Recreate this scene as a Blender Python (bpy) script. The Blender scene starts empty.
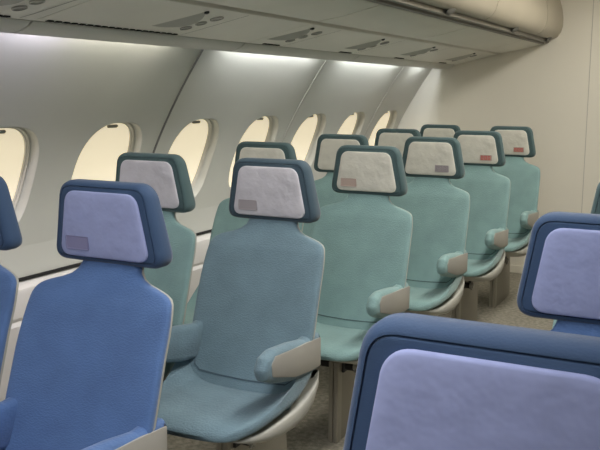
import bpy, bmesh, math, random
from math import sin, cos, pi, radians
random.seed(7)
S = bpy.context.scene
C = S.collection

# ------------------------------------------------------------------ materials
def mat(name, col, rough=.6, metal=0, bump=None, var=None, emit=None, sheen=0, spec=.5):
    m = bpy.data.materials.new(name); m.use_nodes = True
    nt = m.node_tree; N = nt.nodes; L = nt.links
    b = N['Principled BSDF']
    b.inputs['Base Color'].default_value = (*col, 1)
    b.inputs['Roughness'].default_value = rough
    b.inputs['Metallic'].default_value = metal
    b.inputs['Specular IOR Level'].default_value = spec
    if sheen:
        b.inputs['Sheen Weight'].default_value = sheen
        b.inputs['Sheen Roughness'].default_value = .4
    tc = N.new('ShaderNodeTexCoord')
    if var:
        amt, sc = var
        nz = N.new('ShaderNodeTexNoise'); nz.inputs['Scale'].default_value = sc; nz.inputs['Detail'].default_value = 4
        L.new(tc.outputs['Object'], nz.inputs['Vector'])
        r = N.new('ShaderNodeValToRGB')
        r.color_ramp.elements[0].position = .35; r.color_ramp.elements[1].position = .68
        r.color_ramp.elements[0].color = (*[c*(1-amt) for c in col], 1)
        r.color_ramp.elements[1].color = (*[min(1, c*(1+amt)) for c in col], 1)
        L.new(nz.outputs['Fac'], r.inputs['Fac']); L.new(r.outputs['Color'], b.inputs['Base Color'])
    if bump:
        kind, sc, st, dist = bump
        if kind == 'weave':
            w1 = N.new('ShaderNodeTexVoronoi'); w1.inputs['Scale'].default_value = sc
            mp = N.new('ShaderNodeMapping'); mp.inputs['Scale'].default_value = (1, .6, 1.7)
            L.new(tc.outputs['Object'], mp.inputs['Vector']); L.new(mp.outputs['Vector'], w1.inputs['Vector'])
            out = w1.outputs['Distance']
        else:
            w1 = N.new('ShaderNodeTexNoise'); w1.inputs['Scale'].default_value = sc; w1.inputs['Detail'].default_value = 3
            L.new(tc.outputs['Object'], w1.inputs['Vector']); out = w1.outputs['Fac']
        bp = N.new('ShaderNodeBump'); bp.inputs['Strength'].default_value = st; bp.inputs['Distance'].default_value = dist
        L.new(out, bp.inputs['Height']); L.new(bp.outputs['Normal'], b.inputs['Normal'])
    if emit:
        b.inputs['Emission Color'].default_value = (*emit[0], 1)
        b.inputs['Emission Strength'].default_value = emit[1]
    return m

M = dict(
    blue=mat('blue_fabric', (.074, .148, .330), .85, bump=('weave', 170, .45, .002), var=(.10, 9), sheen=.25),
    slate=mat('slate_fabric', (.152, .238, .290), .85, bump=('weave', 170, .55, .002), var=(.10, 9), sheen=.25),
    teal=mat('teal_fabric', (.212, .345, .348), .85, bump=('weave', 170, .55, .002), var=(.08, 9), sheen=.25),
    blue_dark=mat('blue_frame_fabric', (.026, .060, .130), .8, bump=('weave', 300, .3, .0006), sheen=.2),
    slate_dark=mat('slate_frame_fabric', (.045, .080, .110), .8, bump=('weave', 300, .3, .0006), sheen=.2),
    teal_dark=mat('teal_frame_fabric', (.060, .108, .116), .8, bump=('weave', 300, .3, .0006), sheen=.2),
    lav=mat('lavender_cover_cloth', (.290, .332, .55), .9, bump=('noise', 18, .5, .012), var=(.07, 14)),
    grey_cover=mat('grey_cover_cloth', (.57, .56, .61), .9, bump=('noise', 22, .6, .012), var=(.07, 14)),
    cream_cover=mat('pale_cover_cloth', (.64, .63, .57), .9, bump=('noise', 22, .6, .012), var=(.06, 14)),
    patch_lav=mat('lavender_pocket', (.20, .20, .34), .9),
    patch_grey=mat('grey_pocket', (.36, .33, .35), .9),
    patch_pink=mat('pinkish_pocket', (.46, .36, .32), .9),
    red=mat('red_print', (.62, .13, .11), .8),
    shell=mat('seat_shell_plastic', (.38, .38, .345), .45),
    arm_panel=mat('armrest_side_plastic', (.33, .32, .29), .5),
    seam=mat('dark_seam', (.03, .04, .05), .9),
    leg=mat('leg_metal', (.27, .255, .215), .5, metal=.2),
    leg_strip=mat('leg_strip_metal', (.34, .32, .27), .45, metal=.2),
    dark=mat('black_metal', (.02, .02, .022), .5, metal=.3),
    wall=mat('wall_panel', (.57, .575, .53), .5, var=(.015, 3)),
    bulk=mat('bulkhead_panel', (.78, .755, .675), .6, var=(.02, 1.5)),
    dado=mat('dado_panel', (.72, .70, .67), .5),
    groove=mat('panel_joint', (.16, .16, .15), .8),
    groove2=mat('panel_joint_light', (.50, .49, .45), .7),
    binm=mat('bin_plastic', (.72, .71, .64), .42, var=(.02, 4)),
    valm=mat('valance_plastic', (.58, .58, .54), .40),
    door=mat('bin_door_plastic', (.42, .385, .31), .42, var=(.02, 4)),
    rail=mat('bin_rail_metal', (.20, .19, .165), .5),
    slot=mat('black_slot', (.01, .01, .01), .9),
    psu=mat('service_unit_plastic', (.42, .42, .38), .45),
    lens=mat('lamp_lens', (.35, .35, .33), .25),
    ceil=mat('ceiling_panel', (.72, .71, .67), .6),
    carpet=mat('carpet_pile', (.27, .255, .21), .95, bump=('noise', 160, .8, .004), var=(.28, 45)),
    frame=mat('window_frame_plastic', (.60, .585, .53), .45),
    shade=mat('window_shade', (.75, .70, .58), .6, emit=((1.0, .86, .60), .62)),
    cove=mat('cove_lamp_tube', (.9, .9, .9), .4, emit=((1, .98, .95), 3)),
    cable=mat('handle_grey', (.38, .37, .34), .5),
)

# ------------------------------------------------------------------ helpers
def mesh_obj(name, verts, faces, m, parent=None, smooth=True, sharp=None, mats=None, fm=None):
    me = bpy.data.meshes.new(name)
    me.from_pydata([tuple(v) for v in verts], [], faces)
    bm = bmesh.new(); bm.from_mesh(me)
    bmesh.ops.recalc_face_normals(bm, faces=bm.faces)
    bm.to_mesh(me); bm.free()
    me.materials.append(m)
    if smooth:
        me.polygons.foreach_set('use_smooth', [True]*len(me.polygons))
        me.set_sharp_from_angle(angle=radians(sharp if sharp else 50))
    o = bpy.data.objects.new(name, me); C.objects.link(o)
    if parent: o.parent = parent
    return o

def loft(rings, close=True, capa=True, capb=True):
    v = []; f = []
    n = len(rings[0])
    for r in rings: v += r
    for i in range(len(rings)-1):
        for j in range(n if close else n-1):
            k = (j+1) % n
            f.append((i*n+j, i*n+k, (i+1)*n+k, (i+1)*n+j))
    if capa: f.append(tuple(range(n-1, -1, -1)))
    if capb: f.append(tuple((len(rings)-1)*n+j for j in range(n)))
    return v, f

def join(parts):
    V = []; F = []
    for v, f in parts:
        o = len(V); V += list(v); F += [tuple(i+o for i in q) for q in f]
    return V, F

def box(x0, x1, y0, y1, z0, z1, b=0):
    bm = bmesh.new()
    bmesh.ops.create_cube(bm, size=1)
    for v in bm.verts:
        v.co = ((x0+x1)/2+v.co.x*(x1-x0), (y0+y1)/2+v.co.y*(y1-y0), (z0+z1)/2+v.co.z*(z1-z0))
    if b: bmesh.ops.bevel(bm, geom=bm.edges[:], offset=b, segments=3, profile=.5, affect='EDGES')
    bm.verts.index_update()
    V = [tuple(v.co) for v in bm.verts]; F = [tuple(v.index for v in f.verts) for f in bm.faces]
    bm.free(); return V, F

def round_poly(pts, radii, seg=5):
    out = []; n = len(pts)
    for i in range(n):
        p = pts[i]; a = pts[i-1]; c = pts[(i+1) % n]; r = radii[i] if isinstance(radii, (list, tuple)) else radii
        d1 = (a[0]-p[0], a[1]-p[1]); d2 = (c[0]-p[0], c[1]-p[1])
        l1 = math.hypot(*d1); l2 = math.hypot(*d2)
        d1 = (d1[0]/l1, d1[1]/l1); d2 = (d2[0]/l2, d2[1]/l2)
        ang = math.acos(max(-1, min(1, d1[0]*d2[0]+d1[1]*d2[1])))
        t = min(r/math.tan(ang/2), l1*.49, l2*.49)
        A = (p[0]+d1[0]*t, p[1]+d1[1]*t); B = (p[0]+d2[0]*t, p[1]+d2[1]*t)
        for k in range(seg+1):
            u = k/seg
            out.append(((1-u)**2*A[0]+2*u*(1-u)*p[0]+u*u*B[0], (1-u)**2*A[1]+2*u*(1-u)*p[1]+u*u*B[1]))
    return out

def offset_poly(pts, d):
    n = len(pts); out = []
    area = sum(pts[i-1][0]*pts[i][1]-pts[i][0]*pts[i-1][1] for i in range(n))
    s = 1 if area > 0 else -1
    for i in range(n):
        a = pts[i-1]; c = pts[(i+1) % n]
        t = (c[0]-a[0], c[1]-a[1]); l = math.hypot(*t) or 1
        out.append((pts[i][0]-s*t[1]/l*d, pts[i][1]+s*t[0]/l*d))
    return out

def cyl(p0, p1, r, n=16):
    from mathutils import Vector
    a = Vector(p0); b = Vector(p1); d = (b-a).normalized()
    u = d.orthogonal().normalized(); w = d.cross(u)
    return loft([[tuple(q+u*r*cos(2*pi*k/n)+w*r*sin(2*pi*k/n)) for k in range(n)] for q in (a, b)])

def empty(name, loc, label=None, cat=None, group=None, kind=None):
    o = bpy.data.objects.new(name, None); C.objects.link(o); o.location = loc
    o.empty_display_size = .1
    tag(o, label, cat, group, kind); return o

def tag(o, label=None, cat=None, group=None, kind=None):
    if label: o['label'] = label
    if cat: o['category'] = cat
    if group: o['group'] = group
    if kind: o['kind'] = kind
    return o

def lerp(t, pts):
    if t <= pts[0][0]: return pts[0][1]
    for (a, b), (c, d) in zip(pts, pts[1:]):
        if t <= c: return b+(d-b)*(t-a)/(c-a)
    return pts[-1][1]

# ------------------------------------------------------------------ the cabin shell
YB = 6.42          # aft bulkhead
YF = -1.6          # behind the camera
AX = -.745         # aisle centre line
PROF = [(0, -2.50), (.55, -2.545), (.70, -2.54), (.816, -2.515), (.95, -2.475), (1.121, -2.403), (1.33, -2.285), (1.541, -2.143), (1.80, -1.95), (2.25, -1.60)]
def wx(z):
    # smooth profile (Catmull-Rom through PROF)
    P = PROF
    if z <= P[0][0]: return P[0][1]
    for i in range(len(P)-1):
        if z <= P[i+1][0]:
            p0 = P[max(i-1, 0)]; p1 = P[i]; p2 = P[i+1]; p3 = P[min(i+2, len(P)-1)]
            h = p2[0]-p1[0]; t = (z-p1[0])/h
            m1 = (p2[1]-p0[1])/(p2[0]-p0[0])*h; m2 = (p3[1]-p1[1])/(p3[0]-p1[0])*h
            return (2*t**3-3*t*t+1)*p1[1]+(t**3-2*t*t+t)*m1+(-2*t**3+3*t*t)*p2[1]+(t**3-t*t)*m2
    return P[-1][1]
def wn(z):          # outward direction of the wall at height z, in (x, z)
    d = (wx(z+.005)-wx(z-.005))/.01
    l = math.hypot(1, d); return (-1/l, d/l)

WC0, WP = 2.28, .64          # window centres
WZ, WHW, WHH = .995, .210, .224
def oval(k, n, hw, hh, e=2.7):
    a = 2*pi*k/n; c = cos(a); s = sin(a)
    return (math.copysign(abs(c)**(2/e), c)*hw, math.copysign(abs(s)**(2/e), s)*hh)
def wall_pt(y, z, depth=0):
    n = wn(z); return (wx(z)+n[0]*depth, y, z+n[1]*depth)

def snap(a):
    ca = math.atan2((ZHI-ZLO)/2, WP/2)
    for q in (ca, pi-ca, pi+ca, 2*pi-ca):
        if abs(a-q) <= pi/NR+1e-6: return q
    return a
# wall with window openings
parts = []
ZLO, ZHI = .73, 1.28
first = -2
centres = [WC0+WP*k for k in range(first, 7)]
NR = 48
for yc in centres:
    rings = []
    for s in range(7):
        u = s/6
        ring = []
        for k in range(NR):
            oy, oz = oval(k, NR, WHW, WHH)
            a = snap(2*pi*k/NR); c, sn = cos(a), sin(a)
            hy = WP/2; hz = (ZHI-ZLO)/2
            m = max(abs(c)/hy, abs(sn)/hz)
            ry, rz = c/m, sn/m+(ZHI+ZLO)/2-WZ
            y = oy+(ry-oy)*u; z = oz+(rz-oz)*u
            ring.append(wall_pt(yc+y, WZ+z))
        rings.append(ring)
    parts.append(loft(rings, capa=False, capb=False))
def strip(y0, y1, z0, z1, nz, ny=4):
    v = []; f = []
    for i in range(nz+1):
        for j in range(ny+1): v.append(wall_pt(y0+(y1-y0)*j/ny, z0+(z1-z0)*i/nz))
    for i in range(nz):
        for j in range(ny):
            a = i*(ny+1)+j; f.append((a, a+1, a+ny+2, a+ny+1))
    return v, f
yA = centres[0]-WP/2; yZ = centres[-1]+WP/2
parts.append(strip(YF, yZ, 0, ZLO, 10)); parts.append(strip(YF, yZ, ZHI, 2.25, 12))
parts.append(strip(YF, yA, ZLO, ZHI, 6))
# keep the wall inside the bulkhead plane
V, F = join(parts)
V = [(x, min(y, YB), z) for x, y, z in V]
wl = mesh_obj('wall_left', V, F, M['wall'], sharp=40); tag(wl, 'pale grey curved cabin side wall', None, None, 'structure')

# joints between the wall panels: narrow double beads following the curve
for i, ys in enumerate([2.27+WP*(k+.5) for k in (-1, 1, 3, 5)]):
    pr = []
    for (dy, w) in ((0, .006),):
        v = []
        zs = [.60+(1.80-.60)*q/40 for q in range(41)]
        rings = []
        for z in zs:
            rings.append([wall_pt(ys-w, z, .004), wall_pt(ys-w, z, -.0035), wall_pt(ys+w, z, -.0035), wall_pt(ys+w, z, .004)])
        pr.append(loft(rings))
    o = mesh_obj('trim_%d' % (i+1), *join(pr), M['groove'] if i < 2 else M['groove2'])
    tag(o, kind='structure')

# windows
for i, yc in enumerate(centres[1:]):
    if yc > 6.3: continue
    prof = [(0, 1.0, -.001), (.02, .985, .004), (.10, .985, .010), (.30, .970, .020), (.6, .955, .028), (1, .935, .036)]
    rings = []
    for _, sc, dep in prof:
        ring = []
        for k in range(NR):
            oy, oz = oval(k, NR, WHW*sc, WHH*(sc+.02), 2.7)
            ring.append(wall_pt(yc+oy, WZ+oz, dep))
        rings.append(ring)
    V, F = loft(rings, capa=False, capb=False)
    w = mesh_obj('window_%d' % (i+1), [(x, min(y, YB), z) for x, y, z in V], F, M['wall'], sharp=60)
    tag(w, kind='structure')
    # inner frame ring
    rings = []
    for sc, dep in ((.94, .034), (.915, .031), (.90, .034), (.89, .040), (.875, .040), (.865, .052)):
        rings.append([wall_pt(yc+oval(k, NR, WHW*sc, WHH*(sc+.02))[0], WZ+oval(k, NR, WHW*sc, WHH*(sc+.02))[1], dep) for k in range(NR)])
    mesh_obj('window_frame', *loft(rings, capa=False, capb=False), M['frame'], w, sharp=60)
    rings = []
    for sc, dep in ((.88, .048), (.44, .048), (.05, .048)):
        rings.append([wall_pt(yc+oval(k, NR, WHW*sc, WHH*(sc+.02))[0], WZ+oval(k, NR, WHW*sc, WHH*(sc+.02))[1], dep) for k in range(NR)])
    tag(mesh_obj('window_shade', *loft(rings, capa=False), M['shade'], w), label='cream blind glowing with daylight')
    # grip at the top of the blind
    zt = WZ+WHH*.83
    p = wall_pt(yc, zt, .042)
    v, f = box(-.006, .006, -.032, .032, -.007, .007, .005)
    n = wn(zt); ang = math.atan2(n[1], -n[0])
    v = [(p[0]+x*cos(ang)-z*sin(ang)*-1, p[1]+y, p[2]+z*cos(ang)+x*sin(ang)*-1) for x, y, z in v]
    mesh_obj('shade_handle', v, f, M['cable'], w)

# dado (lower side panel) with its ledge and the black gap above it
rings = []
dp = [(wx(.585)-.01, .585), (-2.475, .585), (-2.462, .578), (-2.458, .565), (-2.452, .47), (-2.46, .455), (-2.445, .44), (-2.43, .20), (-2.43, .0), (wx(0)-.01, 0)]
for y in (YF, YB): rings.append([(x, y, z) for x, z in dp])
tag(mesh_obj('trim_6', *loft(rings), M['dado'], sharp=30), label='off-white lower wall panel with a ledge', kind='structure')
rings = [[(x, y, z) for x, z in ((wx(.6)-.01, .590), (wx(.6)+.010, .590), (wx(.6)+.010, .602), (wx(.6)-.01, .602))] for y in (YF, YB)]
tag(mesh_obj('trim_7', *loft(rings), M['slot']), label='black gap line above the lower wall panel', kind='structure')

# right wall, mirrored about the aisle, out of the picture
V, F = strip(YF, YB, 0, 2.25, 26)
V = [(2*AX-x, y, z) for x, y, z in V]
tag(mesh_obj('wall_right', V, F, M['wall']), kind='structure')

def plane_solid(name, m, x0, x1, y0, y1, z0, z1, lab=None):
    return tag(mesh_obj(name, *box(x0, x1, y0, y1, z0, z1), m, smooth=False), lab, kind='structure')
plane_solid('floor', M['carpet'], -2.6, 1.1, YF-.05, YB+.05, -.08, 0, 'speckled beige-grey carpet floor')
plane_solid('ceiling', M['ceil'], -2.0, .5, YF-.05, YB+.05, 2.20, 2.26)
plane_solid('wall_back', M['bulk'], -2.75, 1.25, YB, YB+.06, -.05, 2.26, 'plain beige bulkhead across the end of the cabin')
plane_solid('wall_front', M['bulk'], -2.75, 1.25, YF-.06, YF, -.05, 2.26)
plane_solid('trim_8', M['groove2'], -.982, -.978, YB-.004, YB+.01, 0, 2.2, 'vertical joint in the bulkhead')
o = plane_solid('baseboard_back', M['bulk'], -2.43, 1.1, YB-.012, YB+.01, 0, .055)

# ------------------------------------------------------------------ overhead bins (left side; the right side mirrors them for the room's light)
def make_bin(y0, y1, mirror, label, detail=True):
    root = empty('overhead_bin', (0, 0, 0), label, 'overhead bin', 'overhead bins along the cabin side')
    mx = (lambda p: (2*AX-p[0], p[1], p[2])) if mirror else (lambda p: p)
    def ex(name, prof, m, g=.004, parent=root, ya=None, yb=None, sharp=35):
        a = (y0 if ya is None else ya)+g; b = (y1 if yb is None else yb)-g
        b = min(b, YB-.001)
        rings = []
        n = 8
        for k in range(n+1):
            y = a+(b-a)*k/n
            rings.append([mx((x, y, z)) for x, z in prof])
        return mesh_obj(name, *loft(rings), m, parent, sharp=sharp)
    # valance with the rolled lip that hides the wall-wash lamp
    val = [(-2.070, 1.550), (-2.078, 1.536), (-2.070, 1.529), (-2.045, 1.530), (-2.015, 1.537), (-1.985, 1.549), (-1.970, 1.562), (-1.970, 1.585), (-2.02, 1.60), (-2.05, 1.60)]
    ex('valance', val, M['valm'], .005)
    # service channel
    psu = [(-1.960, 1.564), (-1.650, 1.6357), (-1.643, 1.6345), (-1.640, 1.639), (-1.640, 1.66), (-1.960, 1.60)]
    ex('service_panel', psu, M['binm'], .002)
    sl = [(-1.975, 1.572), (-1.955, 1.576), (-1.955, 1.60), (-1.975, 1.60)]
    ex('slot', sl, M['slot'], 0)
    sl = [(-1.645, 1.650), (-1.612, 1.657), (-1.612, 1.68), (-1.645, 1.68)]
    ex('slot', sl, M['slot'], 0)
    bot = [(-1.618, 1.645), (-1.50, 1.662), (-1.345, 1.698), (-1.338, 1.704), (-1.338, 1.735), (-1.63, 1.70)]
    ex('bottom_panel', bot, M['binm'], .006)
    rl = [(-1.345, 1.712), (-1.330, 1.712), (-1.328, 1.703), (-1.308, 1.706), (-1.306, 1.722), (-1.290, 1.724), (-1.288, 1.712), (-1.272, 1.716), (-1.268, 1.76), (-1.345, 1.76)]
    ex('rail', rl, M['rail'], 0)
    # door, bulging
    d = [(-1.275, 1.738), (-1.245, 1.738), (-1.215, 1.752), (-1.192, 1.785), (-1.180, 1.83), (-1.180, 1.885), (-1.190, 1.95), (-1.212, 2.02), (-1.25, 2.09), (-1.30, 2.15), (-1.33, 2.19), (-1.42, 2.19), (-1.36, 1.95), (-1.34, 1.80)]
    ex('door', d, M['door'], .005, sharp=50)
    if not detail: return root
    # hidden rear body carrying the module
    body = [(-1.36, 1.745), (-1.64, 1.675), (-1.96, 1.605), (-1.99, 1.62), (-1.72, 2.0), (-1.62, 2.19), (-1.43, 2.19), (-1.37, 1.95)]
    ex('body', body, M['valm'], .002)
    return root

def bin_z(x): return 1.564+(x+1.960)*(1.638-1.564)/.32

mods = [(YF+.02, -.54), (-.54, .74), (.74, 2.02), (2.02, 3.30), (3.30, 4.58), (4.58, 5.86), (5.86, YB)]
lab = {2: 'grey overhead bin in the top left corner, nearest one in view', 3: 'grey overhead bin second from the near end, above the second and third side windows',
       4: 'grey overhead bin third from the near end, with a latch scoop near the top middle',
       5: 'grey overhead bin next to last before the bulkhead', 6: 'short grey overhead bin touching the beige bulkhead',
       0: 'grey overhead bin farthest behind the viewpoint on the left', 1: 'grey overhead bin just behind the viewpoint on the left'}
bins = {}
for i, (a, b) in enumerate(mods):
    bins[i] = make_bin(a, b, False, lab[i])
for i, (a, b) in enumerate(((YF+.02, 2.02), (2.02, YB))):
    make_bin(a, b, True, ['grey overhead bin over the right-hand seats, near one', 'grey overhead bin over the right-hand seats, far one'][i])

def owner(y):
    for i, (a, b) in enumerate(mods):
        if a <= y < b: return bins[i]
# latch scoops on the bin doors
for y in (1.45, 2.70, 3.985, 5.273, 6.29):
    n = 20; rings = []
    for r_, dep in ((1.0, .0), (.93, .004), (.86, -.006), (.55, -.014), (.1, -.016)):
        rings.append([(-1.249+dep*.5+sin(2*pi*k/n)*.020*r_, y+cos(2*pi*k/n)*.055*r_, 1.7345+.006-dep*-1+sin(2*pi*k/n)*.012*r_ - .006) for k in range(n)])
    tag(mesh_obj('latch', *loft(rings, capa=False), M['groove'], owner(y)), label='dark latch scoop')
# passenger service units: scoop, three round lamps/nozzles, small sensor, vent slits
def on_psu(x, y, n, r, d, ry=None):
    ry = ry or r; s = (1.638-1.564)/.32; c = 1/math.hypot(1, s)
    return [(x+cos(2*pi*k/n)*r*c+d*s*c, y+sin(2*pi*k/n)*ry, bin_z(x+cos(2*pi*k/n)*r*c)-d*c) for k in range(n)]
for q in range(6):
    y = 1.74+.832*q+(.05 if q == 5 else 0)
    par = owner(y-.05) if q < 5 else bins[6]
    # tapered blade-like housing
    sec = []
    n = 14
    V = []; F = []
    rings = []
    for k in range(n+1):
        u = k/n; x = -1.885+u*.19
        h = .016*sin(pi*u)**.7+.0008
        w = .075*sin(pi*u)**.7+.004
        zb = bin_z(x)
        yy = y-.06+.05*u
        rings.append([(x, yy, zb+.002), (x, yy+w*.55, zb-h*.55), (x, yy+w*.95, zb-h), (x, yy+w, zb-h*.4), (x, yy+w, zb+.002)])
    unit = mesh_obj('service_unit', *loft(rings), M['psu'], par, sharp=40)
    for xx, yy, r in ((-1.735, .135, .026), (-1.800, .128, .023), (-1.865, .125, .023)):
        rr = [on_psu(xx, y+yy, 20, r, -.001), on_psu(xx, y+yy, 20, r, .004), on_psu(xx, y+yy, 20, r*.8, .005), on_psu(xx, y+yy, 20, r*.72, .001), on_psu(xx, y+yy, 20, r*.3, .002)]
        nm = 'reading_lamp' if xx != -1.800 else 'air_nozzle'
        mesh_obj(nm, *loft(rr, capa=False), M['lens'] if nm == 'reading_lamp' else M['psu'], par)
    mesh_obj('sensor', *loft([on_psu(-1.69, y, 12, .010, -.001), on_psu(-1.69, y, 12, .009, .006), on_psu(-1.69, y, 12, .003, .008)], capa=False), M['dark'], par)
    # cover plate edge line
    pts = [(-1.945, y+.205), (-1.90, y+.215), (-1.70, y+.235), (-1.66, y+.24)]
    v = []; f = []
    for x, yy in pts: v += [(x, yy-.002, bin_z(x)-.0012), (x, yy+.002, bin_z(x)-.0012)]
    f = [(2*k, 2*k+1, 2*k+3, 2*k+2) for k in range(3)]
    mesh_obj('plate_joint', v, f, M['groove'], par, smooth=False)
    vs = []
    for k in range(19 if q == 1 else 5):
        yy = 2.06+k*.037 if q == 1 else y+.02+k*.03
        vs.append(box(-1.955, -1.940, yy, yy+.024, bin_z(-1.948)-.003, bin_z(-1.948)+.002))
    if vs: mesh_obj('vent_slits', *join(vs), M['slot'], par, smooth=False)

# wall-wash lamps hidden behind the valance
def area(name, loc, rot, sx, sy, energy, col, parent=None):
    l = bpy.data.lights.new(name, 'AREA'); l.shape = 'RECTANGLE'; l.size = sx; l.size_y = sy
    l.energy = energy; l.color = col
    o = bpy.data.objects.new(name, l); C.objects.link(o); o.location = loc; o.rotation_euler = rot
    return o
for i, (a, b) in enumerate(mods[1:]):
    y0, y1 = a+.10, b-.22
    if i == 5: y0, y1 = a+.08, b-.22
    col = [(.86, .80, 1.0), (.86, .80, 1.0), (.90, .86, 1.0), (.96, .97, 1), (.94, .97, 1), (.94, .97, 1)][i]
    if i == 1: y1 = b-.06
    segs = [(y0, y1, 5.0, col)]
    if i == 1: segs = [(y0, y1, 4.5, (.84, .78, 1.0))]
    if i == 2: segs = [(2.04, 2.34, 4.2, (.86, .80, 1.0)), (2.36, 2.98, 2.5, (1, .95, .86))]
    for ya, yb, pw, cl in segs:
        area('wall_wash_lamp', (-2.068, (ya+yb)/2, 1.600), (0, radians(-2), 0), .03, yb-ya, pw*(yb-ya), cl)
    t = mesh_obj('cove_lamp', *cyl((-2.066, y0, 1.616), (-2.066, y1, 1.616), .007, 10), M['cove'])
    tag(t, 'slim lamp tube behind the overhead bin valance, %s' % ['behind the viewpoint', 'above the nearest window', 'above the second and third windows', 'above the fourth and fifth windows', 'above the sixth window', 'beside the bulkhead'][i], 'lamp', 'cove lamps behind the valance')

# ceiling lamps over the aisle
for i, yc in enumerate((-.8, .7, 2.2, 3.7, 5.1)):
    L_ = 1.3
    p = empty('ceiling_light', (-.45, yc, 2.2), 'long white ceiling light over the aisle, %s' % ['behind the viewpoint', 'above the viewpoint', 'ahead of the viewpoint', 'over the rear rows', 'beside the bulkhead'][i], 'ceiling light', 'ceiling lights over the aisle')
    mesh_obj('housing', *box(-.19, .19, -L_/2-.02, L_/2+.02, -.018, 0, .004), M['frame'], p)
    mesh_obj('diffuser', *box(-.17, .17, -L_/2, L_/2, -.024, -.010, .004), M['cove'], p)
    l = area('aisle_lamp', (-.45, yc, 2.165), (0, 0, 0), .34, L_, [16, 17, 16, 15, 14][i], [(.93, .93, 1), (.96, .95, 1), (1, .96, .89), (1, .94, .83), (1, .93, .80)][i])

# ------------------------------------------------------------------ seats
def yc_back(z): return -.160+(z-.45)*.31-.02*max(0, min(1, (.62-z)/.2))**2+.018*max(0, min(1, (z-.86)/.08))
def sup(n, w, t, e=3.2):
    out = []
    for k in range(n):
        a = 2*pi*k/n; c, s = cos(a), sin(a)
        out.append((math.copysign(abs(c)**(2/e), c)*w, math.copysign(abs(s)**(2/e), s)*t))
    return out
BW = [(.38, .170), (.45, .198), (.52, .211), (.60, .217), (.725, .216), (.82, .213), (.850, .209), (.868, .205), (.880, .195), (.889, .177), (.897, .150), (.906, .116), (.920, .094), (.945, .083), (1.03, .080)]
def back_rings(grow, thick, dy, z0, z1, steps, wing=.030, t_taper=True):
    zs = [z0+(z1-z0)*k/steps for k in range(steps+1)]
    zs = sorted(set([round(z, 5) for z in zs]+[.850, .862, .870, .876, .882, .887, .891, .896, .902, .912]))
    zs = [z for z in zs if z0 <= z <= z1]
    rings = []
    for z in zs:
        w = lerp(z-grow*.9, BW)+grow
        ring = []
        wg = wing*lerp(z, [(.4, 1), (.75, .8), (.86, .4), (.95, 0)])
        t = thick*lerp(z, [(.36, 1), (.80, .9), (.90, .62), (1.03, .6)])
        for x, y in sup(40, w, t):
            u = abs(x)/w
            ring.append((x, yc_back(z)+dy+y-wg*u**4, z))
        rings.append(ring)
    return rings

def shrink(o, d):
    cz = sum(z for _, z in o)/len(o)
    return [(x*(1-d), cz+(z-cz)*(1-d)) for x, z in o]
def head_outline(hb, ht, z0, z1, r):
    return round_poly([(-hb, z0), (hb, z0), (ht, z1), (-ht, z1)], [r*.75, r*.75, r, r], 7)
HZ0, HZ1 = .942, 1.140
def head_y(z): return .010-(z-1.04)*.06
def ring_at(out, y): return [(x, (y if y < 0 else y*(1-.55*max(0, min(1, (z-HZ0)/(HZ1-HZ0)))))+head_y(z), z) for x, z in out]
def bulge(o, b):
    zs = [z for _, z in o]; xs = [x for x, _ in o]; z0, z1, xm = min(zs), max(zs), max(xs); zc = (z0+z1)/2
    return [(x+math.copysign(b*(1-((z-zc)/(z1-zc))**2), x)*min(1, abs(x)/xm*1.2), z+(b*.7 if z > zc else -b*.7)*(1-(x/xm)**2)) for x, z in o]

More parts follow.
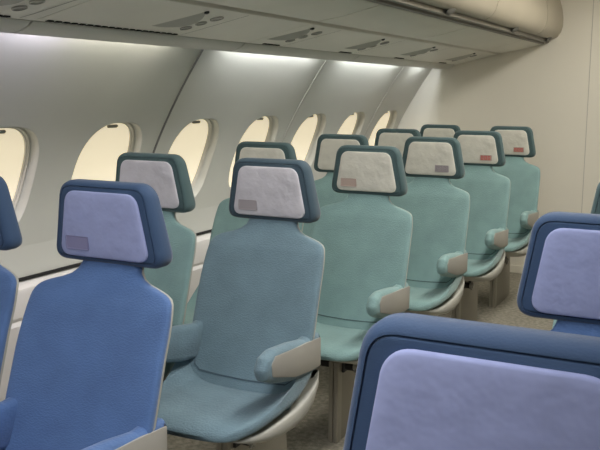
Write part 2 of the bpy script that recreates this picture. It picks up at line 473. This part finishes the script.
def make_seat(x, y, fab, cov, patch, arms, label, group):
    seat = empty('passenger_seat', (x, y, 0), label, 'seat', group)
    fm = M[fab]; fd = M[fab+'_dark']
    # backrest upholstery with narrow neck
    mesh_obj('backrest', *loft(back_rings(0, .030, 0, .40, 1.02, 26)), fm, seat, sharp=75)
    mesh_obj('back_shell', *loft(back_rings(-.001, .022, .0105, .37, 1.00, 26)), M['shell'], seat, sharp=75)
    # seat cushion: rings across the seat, from the back to the rounded front
    rings = []
    ys = [-.13, -.16, -.20, -.25, -.31, -.37, -.42, -.46, -.49, -.51, -.525, -.535]
    for yy in ys:
        w = lerp(-yy, [(.13, .214), (.25, .210), (.40, .198), (.46, .184), (.49, .173), (.51, .160), (.525, .145), (.535, .125)])
        top = lerp(-yy, [(.13, .440), (.20, .445), (.35, .452), (.46, .452), (.50, .447), (.52, .438), (.535, .424)])
        bot = lerp(-yy, [(.13, .402), (.40, .402), (.50, .402), (.52, .405), (.535, .412)])
        bol = lerp(-yy, [(.13, .115), (.20, .070), (.30, .024), (.42, .004), (.6, 0)])
        brise = lerp(-yy, [(.13, .095), (.20, .045), (.30, .020), (.40, .006), (.5, 0)])
        ring = []
        n = 44
        for px, pz in sup(n, 1, 1, 4.2):
            u = px
            if pz > 0: z = (bot+top)/2+(top-bot)/2*pz+bol*abs(u)**5-.008*(1-u*u)*max(0, pz)*lerp(-yy, [(.2, 1), (.5, 0)])
            else: z = (bot+top)/2+(top-bot)/2*pz
            z += brise*abs(u)**6*(1-max(0, pz))
            bow = -.012*(1-u*u) if yy < -.45 else 0
            ring.append((u*w, yy+bow, z))
        rings.append(ring)
    mesh_obj('seat_cushion', *loft(rings), fm, seat, sharp=75)
    # moulded shell under the cushion
    rings = []
    for yy, bot, top, w in ((-.035, .45, .50, .190), (-.06, .405, .50, .202), (-.10, .360, .49, .208), (-.15, .338, .47, .2095), (-.21, .330, .447, .2085), (-.29, .334, .432, .205), (-.37, .350, .420, .197), (-.44, .374, .414, .183), (-.48, .392, .412, .166), (-.495, .398, .410, .150)):
        ring = []
        for px, pz in sup(44, 1, 1, 3.0):
            tp = .412+(top-.412)*abs(px)**7
            ring.append((px*w, yy, (bot+tp)/2+(tp-bot)/2*pz))
        rings.append(ring)
    mesh_obj('seat_shell', *loft(rings), M['shell'], seat, sharp=75)
    # stitched seam round the lower back pad
    path = []
    for x, z in [(-.180, .60), (-.182, .56), (-.182, .52), (-.176, .490), (-.155, .474), (-.08, .468), (0, .466), (.08, .468), (.155, .474), (.176, .490), (.182, .52), (.182, .56), (.180, .60)]:
        w = lerp(z, BW); u = abs(x)/w; t = .030*lerp(z, [(.36, 1), (.80, .9)]); wg = .030*lerp(z, [(.4, 1), (.75, .8)])
        path.append((x, yc_back(z)-t*(1-u**3.2)**(1/3.2)-wg*u**4-.0008, z))
    R = []
    for i, p in enumerate(path):
        a = path[max(0, i-1)]; c = path[min(len(path)-1, i+1)]
        dx, dz = c[0]-a[0], c[2]-a[2]; l = math.hypot(dx, dz)
        R.append([(p[0]-dz/l*q, p[1]+r, p[2]+dx/l*q) for q, r in ((-.0025, .002), (0, -.0012), (.0025, .002))])
    mesh_obj('stitched_seam', *loft(R, capa=False, capb=False), fd, seat)
    # headrest: padded frame with a stitched seam
    o0 = bulge(head_outline(.164, .129, HZ0, HZ1-.002, .042), .004)
    R = [ring_at(shrink(o0, .2), .036), ring_at(offset_poly(o0, .014), .034), ring_at(offset_poly(o0, .004), .026), ring_at(o0, .012), ring_at(o0, -.014),
         ring_at(offset_poly(o0, .003), -.024), ring_at(offset_poly(o0, .009), -.031), ring_at(offset_poly(o0, .0125), -.032),
         ring_at(offset_poly(o0, .0132), -.0285), ring_at(offset_poly(o0, .0145), -.0285), ring_at(offset_poly(o0, .0152), -.032), ring_at(shrink(o0, .16), -.033)]
    head = mesh_obj('headrest', *loft(R), fd, seat, sharp=60)
    o1 = bulge(head_outline(.130, .101, HZ0+.016, HZ1-.026, .030), .005)
    def wav(r): return [(a, b, c) for a, b, c in r]
    R = [ring_at(o1, -.030), ring_at(o1, -.0375), ring_at(offset_poly(o1, .0015), -.0395), ring_at(offset_poly(o1, .004), -.0405), ring_at(shrink(o1, .15), -.0415), ring_at(shrink(o1, .5), -.0425), ring_at(shrink(o1, .9), -.0425)]
    cv = mesh_obj('headrest_cover', *loft(R), M[cov], head, sharp=60)
    tag(cv, {'lav': 'lavender cloth cover', 'grey_cover': 'pale grey cloth cover', 'cream_cover': 'off-white cloth cover'}[cov])
    if patch:
        side, pm, printed = patch
        x0 = -.108 if side < 0 else .026
        z0 = HZ0+.032
        o2 = round_poly([(x0, z0), (x0+.070, z0), (x0+.069, z0+.033), (x0+.001, z0+.033)], .004, 3)
        R = [ring_at(o2, -.041), ring_at(o2, -.0445), ring_at(offset_poly(o2, .0012), -.0445), ring_at(offset_poly(o2, .0022), -.0432)]
        pk = mesh_obj('pocket', *loft(R, capa=False), M[pm], head, smooth=False)
        if printed:
            prt = []
            for k in range(3):
                a = x0+.007+k*.0195
                for (u0, u1, w0, w1) in ((0, .015, .024, .028), (0, .015, .0145, .018), (0, .015, .005, .009), (0, .0035, .005, .028), (.0115, .015, .005, .028)):
                    v, f = box(a+u0, a+u1, -.0450, -.0435, z0+w0, z0+w1)
                    prt.append(([(p, q+head_y(r), r) for p, q, r in v], f))
            tag(mesh_obj('pocket_print', *join(prt), M['red'] if printed == 'red' else M['patch_grey'], head, smooth=False), label='%s block lettering on the pocket' % ('red' if printed == 'red' else 'faint grey'))
    # armrests
    prof = [(-.075, .615), (-.11, .622), (-.17, .615), (-.26, .628), (-.36, .636), (-.408, .624), (-.428, .590), (-.416, .560), (-.37, .540), (-.25, .512), (-.14, .500), (-.08, .503)]
    for s in arms:
        pr = round_poly(prof, [.004, .03, .03, .03, .03, .02, .02, .02, .03, .03, .02, .004], 4)
        xo, xi = (s*.216, s*.172)
        sgn = s
        R = []
        for xx, ins in ((xi, .016), (xi+sgn*.004, .006), (xi+sgn*.012, .0), (xo-sgn*.014, 0), (xo-sgn*.005, .005), (xo, .014)):
            R.append([(xx, a, b) for a, b in offset_poly(pr, ins)])
        arm = mesh_obj('armrest', *loft(R), fm, seat, sharp=60)
        pp = round_poly([(-.082, .603), (-.12, .606), (-.24, .613), (-.370, .622), (-.392, .604), (-.386, .566), (-.25, .526), (-.14, .514), (-.082, .514)], [.004, .02, .02, .012, .01, .012, .02, .02, .004], 3)
        R = [[(xo-sgn*.006, a, b) for a, b in pp], [(xo+sgn*.002, a, b) for a, b in pp], [(xo+sgn*.003, a, b) for a, b in offset_poly(pp, .002)]]
        tag(mesh_obj('armrest_panel', *loft(R), M['arm_panel'], arm, sharp=40), label='beige-grey plastic side panel')
    return seat

def make_base(xs, xlo, xhi, y, label):
    b = empty('seat_frame', (0, y, 0), label, 'seat frame', 'floor frames under the seats')
    P = [cyl((xlo, -.250, .299), (xhi, -.250, .299), .017), cyl((xlo+.02, -.10, .299), (xhi-.05, -.10, .299), .014)]
    mesh_obj('beam', *join(P), M['dark'], b)
    # star knob on the aisle end
    kv = []
    for k in range(5):
        a = 2*pi*k/5+.3
        kv.append(cyl((xhi+.012, -.250, .299), (xhi+.012, -.250+cos(a)*.024, .299+sin(a)*.024), .006, 8))
    kv.append(cyl((xhi-.002, -.250, .299), (xhi+.022, -.250, .299), .013, 12))
    mesh_obj('star_knob', *join(kv), M['cable'], b)
    for lx in xs:
        pl = round_poly([(-.295, 0), (.10, 0), (.06, .322), (-.275, .322)], .006, 2)
        R = [[(lx-.016, p, q) for p, q in pl], [(lx+.016, p, q) for p, q in pl]]
        lg = mesh_obj('leg', *loft(R), M['leg'], b, sharp=30)
        mesh_obj('leg_strip', *join([box(lx-.020, lx-.002, -.310, -.270, 0, .325, .003), box(lx+.001, lx+.020, -.310, -.270, 0, .325, .003)]), M['leg_strip'], lg)
        for yy in (-.250, -.10): mesh_obj('beam_clamp', *box(lx-.03, lx+.03, yy-.026, yy+.026, .276, .322, .004), M['dark'], b)
    return b

ASX, WSX, RSX = -1.320, -1.797, -.185
Y0, PT = 1.577, .80
aisle = [('blue', 'lav', (-1, 'patch_lav', None), 'blue aisle seat with a lavender headrest cover, nearest in the left block'),
         ('slate', 'grey_cover', (-1, 'patch_grey', None), 'slate blue aisle seat in the middle of the picture, whole cushion and armrest visible'),
         ('teal', 'cream_cover', (-1, 'patch_pink', None), 'teal aisle seat behind the slate blue one, pocket at the lower left of its cover'),
         ('teal', 'cream_cover', (1, 'patch_grey', 'grey'), 'teal aisle seat third from the bulkhead, greyish pocket at the lower right of its cover'),
         ('teal', 'cream_cover', (1, 'patch_pink', 'red'), 'teal aisle seat second from the bulkhead, red print at the lower right of its cover'),
         ('teal', 'cream_cover', (1, 'patch_pink', 'red'), 'teal aisle seat next to the bulkhead, smallest of those with red print on the cover')]
window = [('blue', 'lav', 'blue window seat cut off by the left edge of the picture'),
          ('teal', 'grey_cover', 'teal window seat directly behind the near blue headrest'),
          ('teal', 'cream_cover', 'teal window seat half hidden behind the slate blue headrest'),
          ('teal', 'cream_cover', 'teal window seat between the fifth and sixth windows, fourth from the left edge'),
          ('teal', 'cream_cover', 'teal window seat second from the bulkhead, mostly hidden by nearer headrests'),
          ('teal', 'cream_cover', 'teal window seat next to the bulkhead, only its small headrest showing')]
for k, (f, c, p, l) in enumerate(aisle):
    make_seat(ASX, Y0+PT*k, f, c, p, (1, -1), l, 'aisle seats of the left block')
for k, (f, c, l) in enumerate(window):
    make_seat(WSX, Y0+PT*k, f, c, None, (), l, 'window seats of the left block')
rl = ['blue seat with a lavender cover filling the lower right corner, nearest of all', 'blue seat with a lavender cover cut by the right edge, above the nearest headrest', 'teal seat of the right block, only a sliver showing at the right edge']
for k, (f, c) in enumerate((('blue', 'lav'), ('blue', 'lav'), ('teal', 'cream_cover'))):
    yy = (.752, 1.56, 2.34)[k]
    make_seat(RSX+(.009 if k == 0 else 0), yy, f, c, None, (-1, 1), rl[k], 'seats of the right block')
    make_base((RSX,), RSX-.15, RSX+.15, yy, 'low metal floor frame under the right block seat, %s' % ['nearest', 'middle', 'farthest'][k])
bl = ['nearest left pair, with the blue seats', 'second left pair, with the slate blue aisle seat', 'third left pair, its leg plate seen in full', 'fourth left pair', 'fifth left pair, its black beam end showing', 'last left pair by the bulkhead']
for k in range(6):
    make_base((-1.322, -1.86), -2.0, -1.262, Y0+PT*k, 'low metal frame under the %s' % bl[k])

# ------------------------------------------------------------------ camera and picture settings
cam = bpy.data.cameras.new('camera'); co = bpy.data.objects.new('camera', cam); C.objects.link(co)
cam.sensor_fit = 'HORIZONTAL'; cam.sensor_width = 36; cam.lens = 851.57/600*36; cam.clip_start = .02
co.location = (0, 0, 1.35)
from mathutils import Matrix
yaw, pit, rol = radians(27.1376), radians(8.8577), radians(.315)
co.rotation_euler = (Matrix.Rotation(yaw, 3, 'Z') @ Matrix.Rotation(pi/2-pit, 3, 'X') @ Matrix.Rotation(rol, 3, 'Z')).to_euler()
S.camera = co
w = bpy.data.worlds.new('world'); S.world = w; w.use_nodes = True
w.node_tree.nodes['Background'].inputs[0].default_value = (.8, .85, .9, 1)
w.node_tree.nodes['Background'].inputs[1].default_value = .3
S.view_settings.view_transform = 'Standard'; S.view_settings.look = 'None'
S.view_settings.gamma = 1; S.view_settings.use_curve_mapping = False
S.view_settings.exposure = 0
S.cycles.use_denoising = True
S.cycles.max_bounces = 8; S.cycles.diffuse_bounces = 5
